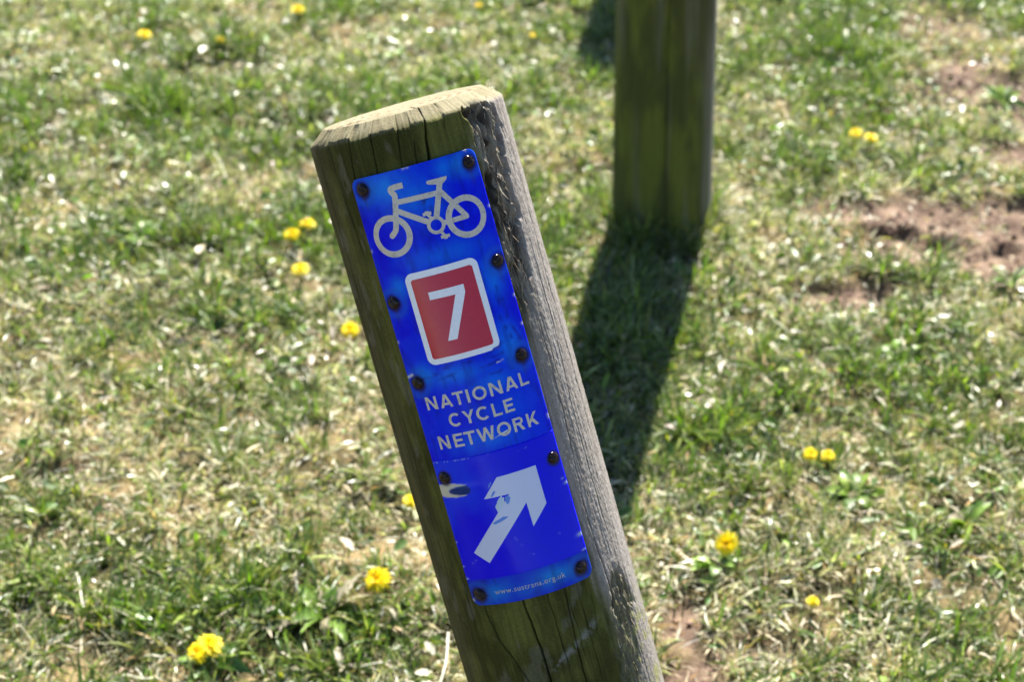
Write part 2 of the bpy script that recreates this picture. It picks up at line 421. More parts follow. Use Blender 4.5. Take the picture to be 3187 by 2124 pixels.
def post_surface(ph, s):
    """radial offset (m), crack mask, rough mask; ph, s are grids (rad, m)"""
    x = ph * 76.0; sm = s * 1000.0
    off = .0010 * (fbm(x / 22, sm / 160, 1) - .5) + .00055 * (fbm(x / 1.6, sm / 26, 3, 3) - .5) + .0018 * (vn(x / 40, sm / 300, 5) - .5)
    crack = np.zeros_like(x)
    for i, (w, pts) in enumerate(CRACKS):
        pts = np.array(pts); ss = pts[:, 1]; xx = pts[:, 0]
        cxl = np.interp(sm, ss, xx) + .55 * (vn(sm / 4.0, sm * 0 + i, 6) - .5) + 1.1 * (vn(sm / 15.0, sm * 0 + i, 7) - .5)
        u = np.clip((sm - ss[0]) / (ss[-1] - ss[0]), 0, 1)
        inside = (sm >= ss[0]) & (sm <= ss[-1])
        prof = np.minimum(1, np.minimum(u, 1 - u) * 6 + (.9 if ss[0] < -10 else .15) * (u < .5) ) * inside
        ww = np.maximum(.30 * w * (.7 + .6 * vn(sm / 9, sm * 0 + i, 8)), .28)
        crack = np.maximum(crack, prof * np.exp(-((x - cxl) / ww) ** 2) * min(1, .55 + .3 * w))
        off = off - .0022 * w * prof * np.exp(-((x - cxl) / ww) ** 2)
        off = off + .00018 * prof * np.exp(-((x - cxl) / (4 * ww)) ** 2)
    # rotten, fibrous zone down the right-hand shoulder
    spine = np.interp(sm, [-14, -5, 8, 22, 38, 55, 80, 110, 150], [56, 60, 64, 64, 60, 58, 57, 56, 54])
    half = np.interp(sm, [-16, -8, 10, 40, 60, 100, 130, 155], [7, 16, 16, 14, 15, 13, 9, 4])
    wob = (fbm(x / 7, sm / 14, 9) - .5) * 14
    rough = sstep(1.15, .65, np.abs(x - spine + wob) / half) * sstep(-16, -8, sm) * sstep(160, 110, sm)
    low = sstep(1.1, .6, np.sqrt(((x - 68 + wob) / 14) ** 2 + ((sm - 386) / 30) ** 2)) + .8 * sstep(1.1, .6, np.sqrt(((x - 58 + wob) / 12) ** 2 + ((sm - 425) / 30) ** 2))
    rough = np.clip(rough + low, 0, 1)
    xs_ = x + 1.6 * (vn(sm / 22, x / 30, 3) - .5)
    fib = 1 - np.abs(2 * vn(xs_ / 1.5, sm / 17, 11) - 1) * .7 - .3 * np.abs(2 * vn(xs_ / .9, sm / 9, 13) - 1)
    chunk = fbm(xs_ / 4.2, sm / 24, 12, 3)
    ledge = np.abs((sm / 19 + 1.6 * vn(x / 6, sm / 40, 2)) % 1.0)
    dep = np.interp(sm, [-10, 20, 60, 150, 200], [.0085, .0085, .0062, .0030, .0016])
    off = off - rough * (dep * sstep(.40, .55, chunk) + .0042 * (fib - .6) + .0008 * ledge)
    # lightly split, bleached grain on the weather side
    w = sstep(40, 60, x) * (1 - rough)
    off = off + w * (.0003 * (fbm(x / .9, sm / 30, 13, 2) - .5) + .0005 * (fbm(x / 1.2, sm / 2.4, 14, 2) - .5))
    return off, crack, rough
def build_post_mesh(name):
    phf = np.linspace(R(-104), R(112), 560); phb = np.linspace(R(112), R(256), 60)[1:-1]
    ph = np.concatenate([phf, phb])
    s = np.concatenate([np.linspace(-.0125, .470, 440), np.linspace(.48, S_GROUND + .06, 30)])
    PH, SS = np.meshgrid(ph, s)
    PHw = (PH + np.pi) % (2 * np.pi) - np.pi
    off, crack, rough = post_surface(PHw, SS)
    cell = np.searchsorted(np.array([-1.17, -.94, -.62, -.40, -.13, .03, .18, .36, .60, .9]), PHw[0])
    jag = np.array([.0, .0012, -.0008, .0016, .0, .0026, -.0002, .0012, -.0012, .0008, .0])[cell] + .0016 * (fbm(PHw[0] * 14, PHw[0] * 0, 6) - .5)
    SS = SS + jag[None] * sstep(.012, -.0125, SS)
    edge = sstep(-.0105, -.0125, SS - jag[None])
    rr = rad(SS) + off * (1 - .5 * edge) - .0012 * edge
    # chamfer rows up to the flat top
    tilt = .0006 * np.cos(PHw[0])                      # top sawn very slightly towards the front
    rows = [(rr, SS)]
    cham = []
    for k, (ds, dr) in enumerate([(.0006, .0008), (.0045, .0058), (.0085, .0108), (.0090, .0114), (.0093, .0122)]):
        wv = .0016 * (fbm(PHw[0] * 6, PHw[0] * 0 + .3, 2) - .5)
        ck = crack[0]
        rk = rad(0) - dr - .0012 - ck * .0028 + .0007 * (vn(PHw[0] * 40, PHw[0] * 0 + k, 3) - .5)
        sk = -.0125 - ds + tilt * (ds / .0093) + wv * .3 + jag * max(0, 1 - ds / .0085)
        cham.append((rk, sk))
    RR = np.concatenate([np.array([c[0] for c in cham[::-1]]), rr]); SA = np.concatenate([np.array([c[1] for c in cham[::-1]]), SS])
    PA = np.concatenate([np.repeat(PH[:1], 5, 0), PH])
    P = A - AX * SA[..., None] + RR[..., None] * (np.cos(PA)[..., None] * NF + np.sin(PA)[..., None] * NR)
    crack = np.concatenate([np.repeat(crack[:1], 5, 0) * .8, crack]); rough = np.concatenate([np.repeat(rough[:1], 5, 0), rough])
    x = ((PA + np.pi) % (2 * np.pi) - np.pi) * 76; sm = SA * 1000
    grain = fbm(x / 1.3, sm / 60, 4, 3); blot = fbm(x / 16, sm / 34, 6); streak = fbm(x / 3.0, sm / 120, 8, 3)
    algae = lerp((.046, .047, .011), (.100, .102, .024), sstep(.3, .7, blot))
    algae = algae * (.65 + .7 * grain[..., None]) 
    brown = lerp((.065, .056, .028), (.11, .094, .052), sstep(.3, .7, streak))
    grey = lerp((.195, .172, .148), (.315, .288, .262), sstep(.3, .72, streak * .4 + .3 * grain + .3 * fbm(x / 2.2, sm / 4, 5)))
    gx0 = np.interp(sm, [0, 120, 200, 330, 380], [46, 44, 36, 37, 46])
    g = sstep(gx0 - 4, gx0 + 12, x + 14 * (blot - .5) + 8 * (streak - .5)) * (1 - .75 * sstep(350, 440, sm + 60 * (blot - .5)) * sstep(75, 55, x))
    lf = sstep(-60, -100, x + 30 * (streak - .5)) * .7
    ch = sstep(-9, -14, sm) 
    c = algae * (1 - lf[..., None]) + brown * lf[..., None]
    patch = sstep(.60, .74, fbm(x / 9, sm / 20, 10)) * .35
    c = c * (1 - patch[..., None]) + np.array((.17, .16, .12)) * patch[..., None]
    scar = np.exp(-((sm - 405 + .55 * (x - 5)) / 3.5) ** 2) * sstep(-14, -2, x) * sstep(44, 26, x) * sstep(.35, .6, fbm(x / 3, sm / 3, 1))
    c = c * (1 - scar[..., None] * .7) + np.array((.22, .22, .20)) * scar[..., None] * .7
    c = c * (1 - g[..., None]) + grey * g[..., None]
    rc = lerp((.030, .022, .014), (.27, .235, .18), sstep(.40, .62, fbm(x / 1.3, sm / 22, 12, 3)))
    lowz = sstep(300, 340, sm)[..., None]
    rc = rc * (1 - lowz) + (np.array((.095, .088, .042)) + .35 * rc) * lowz
    c = c * (1 - .8 * rough[..., None]) + rc * .8 * rough[..., None]
    lich = sstep(.54, .66, fbm(x / 4, sm / 6, 15)) * sstep(360, 420, sm) * sstep(45, 60, x) * .8
    c = c * (1 - lich[..., None]) + np.array((.25, .25, .10)) * lich[..., None]
    chc = lerp((.125, .110, .062), (.205, .182, .115), sstep(.3, .7, grain * .5 + blot * .5))
    c = c * (1 - ch[..., None]) + chc * ch[..., None]
    c = c * (1 - .75 * np.clip(crack, 0, 1)[..., None])
    nr, nc = PA.shape
    return mesh_np(name, P.reshape(-1, 3), grid_quads(nr, nc, True), None, c.reshape(-1, 3)), P[0]
def wood_material(name, axis_dir):
    m, ns, ls, bs = mat_new(name)
    c = attr(ns)
    obj = ns.new('ShaderNodeTexCoord').outputs['Object']
    n = noise(ns, ls, obj, 700, 3, .7)
    c2 = mixc(ns, ls, 1.0, c, ramp(ns, ls, n, [(.3, (.74, .74, .74)), (.7, (1.22, 1.22, 1.22))]), 'MULTIPLY')
    ls.new(c2, bs.inputs['Base Color'])
    bs.inputs['Roughness'].default_value = .85; bs.inputs['Specular IOR Level'].default_value = .10
    bump(ns, ls, bs, n, .35, .0012)
    return m
M_WOOD = wood_material('weathered_wood', AX)
lean = empty('leaning_post', BASE, 'leaning round timber post with blue cycle sign, algae stained and split', 'post')
pme, rim = build_post_mesh('shaft')
keep(link('shaft', pme, M_WOOD), lean)
def splinters(n=520):
    sm = np.concatenate([rng.uniform(-8, 150, int(n * .7)), rng.uniform(362, 440, n - int(n * .7))])
    x = np.where(sm < 200, np.interp(sm, [-14, -5, 8, 22, 38, 55, 80, 110, 150], [56, 60, 64, 64, 60, 58, 57, 56, 54]) + rng.normal(0, 7, n), rng.normal(66, 8, n))
    _, _, ro = post_surface(x / 76, sm / 1000)
    k = ro > .35; x, sm = x[k], sm[k]; n = len(x)
    off, _, _ = post_surface(x / 76, sm / 1000)
    L = rng.gamma(3, 1.9, n).clip(2, 15); w = rng.uniform(.25, .75, n); up = rng.uniform(.15, .9, n); dx = rng.normal(0, .18, n); sg = np.where(rng.random(n) < .7, -1, 1)
    base = rad(sm / 1000) + off - .0006
    V = []
    for f, ww in ((0, 1.), (.5, .8), (1, .12)):
        for sd in (-1, 1):
            V.append(A - AX * ((sm + sg * L * f) / 1000)[:, None] + (base + up * L * f * f / 1000 * .55)[:, None] * (np.cos((x + sd * w * ww + dx * L * f) / 76)[:, None] * NF + np.sin((x + sd * w * ww + dx * L * f) / 76)[:, None] * NR))
    V = np.stack(V, 1).reshape(-1, 3); b = (np.arange(n) * 6)[:, None]
    q = np.concatenate([b + np.array([[0, 1, 3, 2]]), b + np.array([[2, 3, 5, 4]])])
    col = palette(n, [(.26, .23, .18), (.17, .14, .10), (.32, .29, .24), (.09, .07, .05)], [3, 3, 2, 2])
    return mesh_np('splinters', V, q, None, np.repeat(col, 6, 0))
spl = keep(link('splinters', splinters(), M_WOOD), lean); spl['kind'] = 'stuff'
# sawn end face with growth rings and radial splits
nr_, nc_ = 46, len(rim)
cen = rim.mean(0)
tt = np.linspace(1, 0.02, nr_)
E = cen + (rim - cen)[None] * tt[:, None, None]
ang = np.arange(nc_) / nc_ * 2 * np.pi
TT, AN = np.meshgrid(tt, ang, indexing='ij')
q2 = (E - cen)
ex = q2 @ NF * 1000; ey = q2 @ NR * 1000
rr = np.hypot(ex - 6, ey + 9)
ringw = rr + 1.8 * (fbm(ex / 14, ey / 14, 3) - .5) * 2
wave = .5 + .5 * np.sin(ringw * 2 * np.pi / 7.5)
chk = np.zeros_like(ex)
for a_, l_ in ((.18, 60), (-.38, 40), (.42, 30), (-.1, 25), (1.5, 55), (2.6, 50), (-2.2, 58), (-1.3, 40)):
    dd = np.abs(np.arctan2(np.sin(np.arctan2(ey, ex) - a_), np.cos(np.arctan2(ey, ex) - a_))) * np.hypot(ex, ey)
    chk = np.maximum(chk, np.exp(-(dd / .7) ** 2) * sstep(66 - l_, 72 - l_, np.hypot(ex, ey)))
E = E + AX * (.0007 * (wave - .5) + .0006 * (fbm(ex / 3, ey / 3, 5) - .5) - .0025 * chk + .0004)[..., None] * np.minimum(1, (1 - TT) * 12)[..., None]
ec = lerp((.130, .088, .052), (.195, .174, .112), sstep(.1, .6, wave * .45 + .55 * fbm(ex / 6, ey / 6, 7)))
ec = ec * (1 - .7 * chk[..., None])
keep(link('end_face', mesh_np('end_face', E.reshape(-1, 3), grid_quads(nr_, nc_, True), [[(nr_ - 1) * nc_, (nr_ - 1) * nc_ + nc_ // 3, (nr_ - 1) * nc_ + 2 * nc_ // 3]], ec.reshape(-1, 3)), M_WOOD), lean)

# ------------------------------------------------------------------ upright posts behind
def upright_post(name, x, y, r, height_m, lx, ly, seed, label):
    nc, nr = 220, 160
    ph = np.linspace(-np.pi, np.pi, nc, endpoint=False); s = np.linspace(-.06, height_m, nr)
    PH, SS = np.meshgrid(ph, s); X = PH * 76; sm = SS * 1000 + seed * 500
    off = .002 * (fbm(X / 30, sm / 200, 2) - .5) + .0008 * (fbm(X / 4, sm / 60, 4, 3) - .5)
    crack = np.zeros_like(X)
    for k, (cx, w) in enumerate(((-1 + seed * 30, 1.0), (-33, .5), (40, .5), (62, .6), (-70, .5), (100, 1.2), (-130, 1.2))):
        g = np.exp(-((X - cx - 6 * (vn(SS * 6, SS * 0 + k, 3) - .5)) / (1.1 * w)) ** 2) * sstep(.2, .5, vn(SS * 3.2, SS * 0 + k, 5) + (.5 if k == 0 else 0))
        crack = np.maximum(crack, g if k == 0 else .25 * g); off = off - (.0030 if k == 0 else .0002) * w * g
    ch = sstep(height_m - .012, height_m, SS) * .010
    rr = r * (1 + .055 * np.clip(1 - SS / .36, -.3, 1)) + off - ch
    P = np.stack([x + lx * SS + rr * np.sin(PH), y + ly * SS - rr * np.cos(PH), SS], -1)
    blot = fbm(X / 26 + seed, sm / 90, 6); streak = fbm(X / 15, sm / 200, 8, 3); grain = fbm(X / 2, sm / 70, 9, 3)
    c = lerp((.060, .066, .020), (.104, .118, .024), sstep(.35, .68, blot))
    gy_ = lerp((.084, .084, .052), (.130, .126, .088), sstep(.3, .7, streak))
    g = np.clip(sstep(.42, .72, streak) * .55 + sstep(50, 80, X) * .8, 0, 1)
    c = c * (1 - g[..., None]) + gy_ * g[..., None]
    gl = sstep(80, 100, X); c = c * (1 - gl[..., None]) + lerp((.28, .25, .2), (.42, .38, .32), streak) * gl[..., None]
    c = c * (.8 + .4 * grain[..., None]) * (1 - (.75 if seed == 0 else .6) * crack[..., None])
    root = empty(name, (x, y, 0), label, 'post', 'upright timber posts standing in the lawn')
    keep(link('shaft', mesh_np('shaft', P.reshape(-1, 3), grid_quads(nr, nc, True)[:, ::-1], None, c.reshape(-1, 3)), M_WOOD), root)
    top = P[-1]; cen = top.mean(0); tt = np.linspace(1, .02, 14)
    E = cen + (top - cen)[None] * tt[:, None, None]; E[..., 2] += .0008
    rr2 = np.linalg.norm(E - cen, axis=-1) * 1000
    ec = lerp((.30, .2, .1), (.48, .4, .25), .5 + .5 * np.sin(rr2 * 1.4))
    keep(link('end_face', mesh_np('end_face', E.reshape(-1, 3), grid_quads(14, nc, True), None, ec.reshape(-1, 3)), M_WOOD), root)
    return root
upright_post('upright_post', 2485e-4, 2.318, .0775, .86, -.033, .0, 0, 'upright mossy timber post standing behind the leaning post, shadow at its foot')
upright_post('upright_post', 345e-3, 3.70, .0745, .86, 0., 0., 1, 'farthest timber post, known by its short shadow beside the upright post')

# ------------------------------------------------------------------ the sign
XL, XR, ST, SB, RC = -56.0, 43.6, 16.2, 352.6, 6.5
sign = empty('cycle_route_sign', Vector(wrap(np.array(-6.2), np.array(352.6), np.array(rad(.3526)))), 'curved blue cycle route sign plate screwed to the leaning post', 'sign')
SCREWS = [(-47.2, 24.2), (36.4, 25.1), (-48.6, 110.0), (37.3, 99.7), (35.1, 171.7), (-48.0, 172.4), (-48.7, 247.7), (37.1, 254.2), (35.0, 342.5), (-47.9, 343.2)]
LIFT = .0022
def surf(x, s, lift):
    return wrap(x, s, rad(np.asarray(s) / 1000.0) + lift)
def corner_rows(st, sb, xl, xr, rc, step):
    rows = np.unique(np.concatenate([st + rc * (1 - np.cos(np.linspace(0, np.pi / 2, 9))), np.arange(st + rc, sb - rc, step), sb - rc * (1 - np.cos(np.linspace(0, np.pi / 2, 9)))]))
    ins = np.zeros_like(rows)
    if rc > 0:
        t = rows < st + rc; ins[t] = rc - np.sqrt(np.maximum(0, rc ** 2 - (st + rc - rows[t]) ** 2))
        b = rows > sb - rc; ins[b] = rc - np.sqrt(np.maximum(0, rc ** 2 - (rows[b] - sb + rc) ** 2))
    return rows, ins
def shell(name, st, sb, xl, xr, rc, lo, hi, colf, mat, nx=104, step=1.0, jag=None):
    rows, ins = corner_rows(st, sb, xl, xr, rc, step)
    u = np.linspace(0, 1, nx)
    XX = (xl + ins)[:, None] + (xr - xl - 2 * ins)[:, None] * u[None]
    SS = np.repeat(rows[:, None], nx, 1)
    if jag is not None: XX, SS = jag(XX, SS, u)
    top = surf(XX, SS, hi(XX, SS) if callable(hi) else np.full(XX.shape, hi)); bot = surf(XX, SS, np.full(XX.shape, lo))
    nr = len(rows); nv = nr * nx
    V = np.concatenate([top.reshape(-1, 3), bot.reshape(-1, 3)])
    q = grid_quads(nr, nx)
    ring = np.concatenate([np.arange(nx), np.arange(1, nr) * nx + nx - 1, (nr - 1) * nx + np.arange(nx - 2, -1, -1), np.arange(nr - 2, 0, -1) * nx])
    r2 = np.roll(ring, -1)
    side = np.stack([ring, r2, r2 + nv, ring + nv], -1)
    Q = np.concatenate([q[:, ::-1], q + nv, side])
    c = colf(XX, SS).reshape(-1, 3)
    cb = np.full_like(c, .45)
    me = mesh_np(name, V, Q, None, np.concatenate([c, cb]))
    sm = np.ones(len(Q), bool); sm[2 * len(q):] = False
    return me
def gloss_material(name, rough, spec, coat=.0, scratch=.0):
    m, ns, ls, bs = mat_new(name)
    c = attr(ns)
    obj = ns.new('ShaderNodeTexCoord').outputs['Object']
    n = noise(ns, ls, obj, 420, 4, .7)
    ls.new(mixc(ns, ls, 1.0, c, ramp(ns, ls, n, [(.3, (.93, .93, .93)), (.7, (1.05, 1.05, 1.05))]), 'MULTIPLY'), bs.inputs['Base Color'])
    rn = ns.new('ShaderNodeMapRange'); ls.new(noise(ns, ls, obj, 60, 5, .6), rn.inputs[0])
    rn.inputs[1].default_value = .3; rn.inputs[2].default_value = .7; rn.inputs[3].default_value = rough * .7; rn.inputs[4].default_value = rough * 1.5
    ls.new(rn.outputs[0], bs.inputs['Roughness'])
    bs.inputs['Specular IOR Level'].default_value = spec
    bump(ns, ls, bs, noise(ns, ls, obj, 45, 3), .05, .002)
    return m
M_PLATE = gloss_material('sign_blue_film', .2, .12)
M_PRINT = gloss_material('sign_white_film', .30, .4)
M_STICK = gloss_material('sticker_film', .12, .18)
M_RED = gloss_material('red_film', .10, .40)

DEEP = np.array((.0, .001, .72)); MID = np.array((.0, .024, .78)); PALE = np.array((.004, .20, .86)); DUSK = np.array((.002, .006, .20))
def segd(x, s, x0, s0, x1, s1):
    dx, ds = x1 - x0, s1 - s0; L2 = dx * dx + ds * ds
    t = np.clip(((x - x0) * dx + (s - s0) * ds) / L2, 0, 1)
    return np.hypot(x - x0 - t * dx, s - s0 - t * ds)
def plate_col(x, s):
    f1 = fbm(x / 22, s / 26, 2); f2 = fbm(x / 7, s / 12, 5)
    t = sstep(.40, .66, f1 * .72 + f2 * .28)
    c = DEEP * (1 - t[..., None]) + MID * t[..., None]
    # sun-faded zones that the plate carries
    fade = np.zeros_like(x)
    for fx, fs, rx, rs, w in ((-30, 28, 20, 12, 1), (24, 24, 16, 9, .9), (-12, 40, 22, 14, .7), (0, 84, 30, 9, .6), (30, 110, 8, 14, .85), (-40, 100, 7, 8, .9),
                              (28, 160, 9, 14, .9), (-40, 168, 10, 8, .9), (-18, 172, 24, 7, .75), (8, 184, 16, 8, .6), (-8, 225, 26, 9, .5), (-32, 343, 12, 8, .8), (14, 341, 17, 7, 1.0), (-10, 345, 12, 6, .4), (10, 205, 24, 10, .3)):
        fade = np.maximum(fade, w * np.exp(-((x - fx) / rx) ** 2 - ((s - fs) / rs) ** 2))
    fade = fade * (.55 + .75 * f2)
    c = c * (1 - np.clip(fade, 0, 1)[..., None]) + PALE * np.clip(fade, 0, 1)[..., None]
    # darker drips and grime
    dr = sstep(.56, .72, fbm(x / 4.5, s / 22, 8)) * .30
    c = c * (1 - dr[..., None]) + DUSK * dr[..., None]
    bl = np.exp(-((x + 3 - .12 * (s - 46)) / 3.2) ** 2) * sstep(34, 44, s) * sstep(62, 50, s) * sstep(.42, .62, fbm(x / 2.2, s / 3, 3))
    c = c * (1 - .75 * bl[..., None]) + np.array((.01, .02, .12)) * .75 * bl[..., None]
    # scuff lines under the number panel and by the right edge
    lines = [(-48, 172, -14, 164), (-14, 164, 22, 166), (-40, 176, -10, 169), (-6, 173, 24, 168), (-22, 160, -18, 176), (30, 118, 27, 140), (27, 140, 31, 158), (33, 128, 33, 146), (33, 146, 38, 160),
             (-30, 168, -16, 162), (0, 179, 22, 176), (6, 164, 24, 158)]
    ln = np.zeros_like(x)
    xw = x + 1.2 * (vn(s / 5, x / 30, 4) - .5); sw = s + 2.0 * (vn(x / 6, s / 40, 6) - .5)
    for l in lines:
        ln = np.maximum(ln, np.exp(-(segd(xw, sw, *l) / (.5 + 1.6 * vn(x / 5, s / 5, 2) ** 2)) ** 2) * sstep(.30, .62, fbm(x / 5, s / 4, 11)))
    c = c * (1 - .7 * ln[..., None]) + np.array((.002, .004, .26)) * .7 * ln[..., None]
    # bare aluminium nicks
    nick = np.maximum(np.exp(-(segd(xw, s, 15, 171.2, 20, 170.6) / .35) ** 2), np.exp(-(segd(x, s, -56, 167.5, -51, 166.0) / .9) ** 2))
    for (ex, es) in ((-12, 16.4), (-9, 16.3), (43.3, 60), (43.3, 128), (43.2, 150), (43.2, 222), (43.4, 224), (-55.8, 70), (-55.7, 140), (-55, 348), (36, 16.4)):
        nick = np.maximum(nick, .8 * np.exp(-(((x - ex) / 1.2) ** 2 + ((s - es) / 1.0) ** 2)))
    nick = np.clip(nick, 0, 1)
    # rust creeping out from each screw
    for i, (sx, ss) in enumerate(SCREWS):
        d = np.hypot(x - sx, s - ss - .8) + 2.2 * (fbm(x / 5, s / 5, 9) - .5)
        halo = sstep(8.8, 4.4, d) * (.95 if i not in (6, 7) else .8)
        c = c * (1 - halo[..., None]) + np.array((.016, .009, .018)) * halo[..., None]
        run = np.exp(-((x - sx - .8 * (vn(s / 6, s * 0 + i, 3) - .5)) / 1.6) ** 2) * sstep(ss + 2, ss + 6, s) * sstep(ss + 22, ss + 7, s) * .5
        c = c * (1 - run[..., None]) + np.array((.03, .016, .05)) * run[..., None]
        gl = np.exp(-((d - 9.5) / 2.6) ** 2) * .45
        c = c * (1 - gl[..., None]) + np.array((.012, .12, .55)) * gl[..., None]
    strip = sstep(330, 333, s) * .45
    c = c * (1 - strip[..., None]) + c * np.array((1.2, 1.0, .42)) * strip[..., None] + np.array((.004, .012, .0)) * strip[..., None]
    c = c * (1 - nick[..., None]) + np.array((.55, .56, .55)) * nick[..., None]
    return c
plate = keep(link('plate', shell('plate', ST, SB, XL, XR, RC, .0008, LIFT, plate_col, M_PLATE, 120, .9), M_PLATE), sign)
# arrow sticker
def sticker_col(x, s):
    f = fbm(x / 20, s / 24, 7); l = sstep(20, -56, x) * sstep(330, 240, s)
    t = np.clip(sstep(.35, .75, f * .5 + l * .55), 0, 1)
    c = np.array((.0, .0, .76)) * (1 - t[..., None]) + np.array((.003, .034, .80)) * t[..., None]
    # torn corner by the left-hand screw: pale backing with a blue flap
    tear = sstep(1.0, .86, np.sqrt(((x + 46) / 17) ** 2 + ((s - 258.5 - .05 * (x + 46)) / 6.2) ** 2) + .25 * (fbm(x / 4, s / 4, 3) - .5)) * sstep(-27, -31, x)
    flap = sstep(1.0, .8, np.sqrt(((x + 36) / 13) ** 2 + ((s - 259.3) / 3.9) ** 2))
    pale = np.clip(tear - flap, 0, 1)
    c = c * (1 - pale[..., None]) + np.array((.56, .52, .40)) * pale[..., None]
    c = c * (1 - flap[..., None] * tear[..., None]) + np.array((.004, .03, .16)) * (flap * tear)[..., None]
    edge = np.exp(-((s - 235.3) / .45) ** 2) * sstep(.55, .7, vn(x / 1.1, s * 0, 4)) * sstep(5, -40, x) * .6
    for (ex, es, w) in ((42.8, 276, 1.6), (42.3, 318, 2.2), (41.5, 331, 1.4), (-55.5, 300, .8), (-55.3, 320, .8), (40, 272, .8), (-55.8, 330.5, 1.4)):
        edge = np.maximum(edge, np.exp(-(((x - ex) / w / 1.4) ** 2 + ((s - es) / w * 1.6) ** 2)))
    scr = np.zeros_like(x)
    for l_ in ((-8, 303, -4, 311), (0, 318, 3, 320), (-46, 318, -41, 315), (-26, 312, -22, 308), (12, 240, 20, 239), (24, 310, 26, 311)):
        scr = np.maximum(scr, np.exp(-(segd(x, s, *l_) / .5) ** 2) * .28 * sstep(.35, .7, fbm(x / 2, s / 2, 13)))
    edge = np.clip(np.maximum(edge, scr), 0, 1)
    c = c * (1 - edge[..., None]) + np.array((.40, .50, .66)) * edge[..., None]
    for i in (6, 7):
        sx, ss = SCREWS[i]
        d = np.hypot(x - sx, s - ss - .6) + 1.6 * (fbm(x / 5, s / 5, 9) - .5); halo = sstep(7.2, 4.6, d) * .92
        c = c * (1 - halo[..., None]) + np.array((.012, .008, .016)) * halo[..., None]
    return c
def stick_jag(XX, SS, u):
    k = np.zeros_like(SS); k[0] = 1
    SS = SS + k * .35 * (vn(XX / 1.2, XX * 0, 5) - .5)
    return XX, SS
stick_lift = lambda x, s: LIFT + .00035 + .0011 * np.exp(-(((x + 40) / 10) ** 2 + ((s - 258) / 3.2) ** 2))
sticker = keep(link('arrow_sticker', shell('arrow_sticker', 234.6, 331.2, XL + .25, XR - .5, 0, LIFT + .00002, stick_lift, sticker_col, M_STICK, 110, .9, stick_jag), M_STICK), sign)

# flat print, cut into narrow strips so that it follows the curve
def print_mesh(name, polys_lift, col):
    """polys_lift: list of (bmesh in plate mm (x, s), lift m); returns one wrapped mesh"""
    Vs, Ts, n0 = [], [], 0
    for bm, lift in polys_lift:
        for k in range(-24, 20):
            bmesh.ops.bisect_plane(bm, geom=bm.verts[:] + bm.edges[:] + bm.faces[:], dist=1e-5, plane_co=(k * 2.5 + .013, 0, 0), plane_no=(1, 0, 0))
        bmesh.ops.triangulate(bm, faces=bm.faces[:])
        bm.verts.index_update()
        xs = np.array([v.co[:2] for v in bm.verts]).reshape(-1, 2)
        V = surf(xs[:, 0], xs[:, 1], np.full(len(xs), lift))
        T = np.array([[v.index for v in f.verts] for f in bm.faces])
        P0, P1, P2 = V[T[:, 0]], V[T[:, 1]], V[T[:, 2]]
        nrm = np.cross(P1 - P0, P2 - P0); out = P0 - A; out = out - (out @ AX)[:, None] * AX
        flip = (nrm * out).sum(1) < 0
        T[flip] = T[flip][:, ::-1]
        Vs.append(V); Ts.append(T + n0); n0 += len(V); bm.free()
    V = np.concatenate(Vs)
    return mesh_np(name, V, None, np.concatenate(Ts), np.tile(np.asarray(col, float), (len(V), 1)), True)
def poly(pts):
    bm = bmesh.new(); bm.faces.new([bm.verts.new((x, s, 0)) for x, s in pts]); return bm
def ringshape(x, s, ro, ri, n=72):
    bm = bmesh.new(); o = []; i_ = []
    for k in range(n):
        a = 2 * math.pi * k / n
        o.append(bm.verts.new((x + ro * math.cos(a), s + ro * math.sin(a), 0))); i_.append(bm.verts.new((x + ri * math.cos(a), s + ri * math.sin(a), 0)))
    for k in range(n): bm.faces.new((o[k], o[(k + 1) % n], i_[(k + 1) % n], i_[k]))
    return bm
def stroke(pts, w, caps=(False, False)):
    P = np.array(pts, float); n = len(P)
    d = np.gradient(P, axis=0); d /= np.linalg.norm(d, axis=1)[:, None]
    N = np.stack([-d[:, 1], d[:, 0]], -1) * w / 2
    l = list(P + N); r_ = list(P - N)
    out = list(l)
    if caps[1]:
        a0 = math.atan2(*N[-1][::-1]); out += [P[-1] + w / 2 * np.array((math.cos(a0 - t), math.sin(a0 - t))) for t in np.linspace(0, math.pi, 11)[1:-1]]
    out += r_[::-1]
    if caps[0]:
        a0 = math.atan2(*(-N[0])[::-1]); out += [P[0] + w / 2 * np.array((math.cos(a0 - t), math.sin(a0 - t))) for t in np.linspace(0, math.pi, 11)[1:-1]]
    return poly(out)
def spline(pts, n=24):
    P = np.array(pts, float); t = np.linspace(0, len(P) - 1, n); out = []
    for v in t:
        i = min(int(v), len(P) - 2); f = v - i
        p0 = P[max(i - 1, 0)]; p1 = P[i]; p2 = P[i + 1]; p3 = P[min(i + 2, len(P) - 1)]
        out.append(.5 * ((2 * p1) + (-p0 + p2) * f + (2 * p0 - 5 * p1 + 4 * p2 - p3) * f ** 2 + (-p0 + 3 * p1 - 3 * p2 + p3) * f ** 3))
    return out
def rrect(x0, s0, x1, s1, r, n=10):
    pts = []
    for cx_, cs_, a0 in ((x1 - r, s0 + r, -90), (x1 - r, s1 - r, 0), (x0 + r, s1 - r, 90), (x0 + r, s0 + r, 180)):
        for k in range(n + 1):
            a = R(a0 + 90 * k / n); pts.append((cx_ + r * math.cos(a), cs_ + r * math.sin(a)))
    return pts
AGED = (.58, .53, .45); WHITE = (.84, .86, .90)
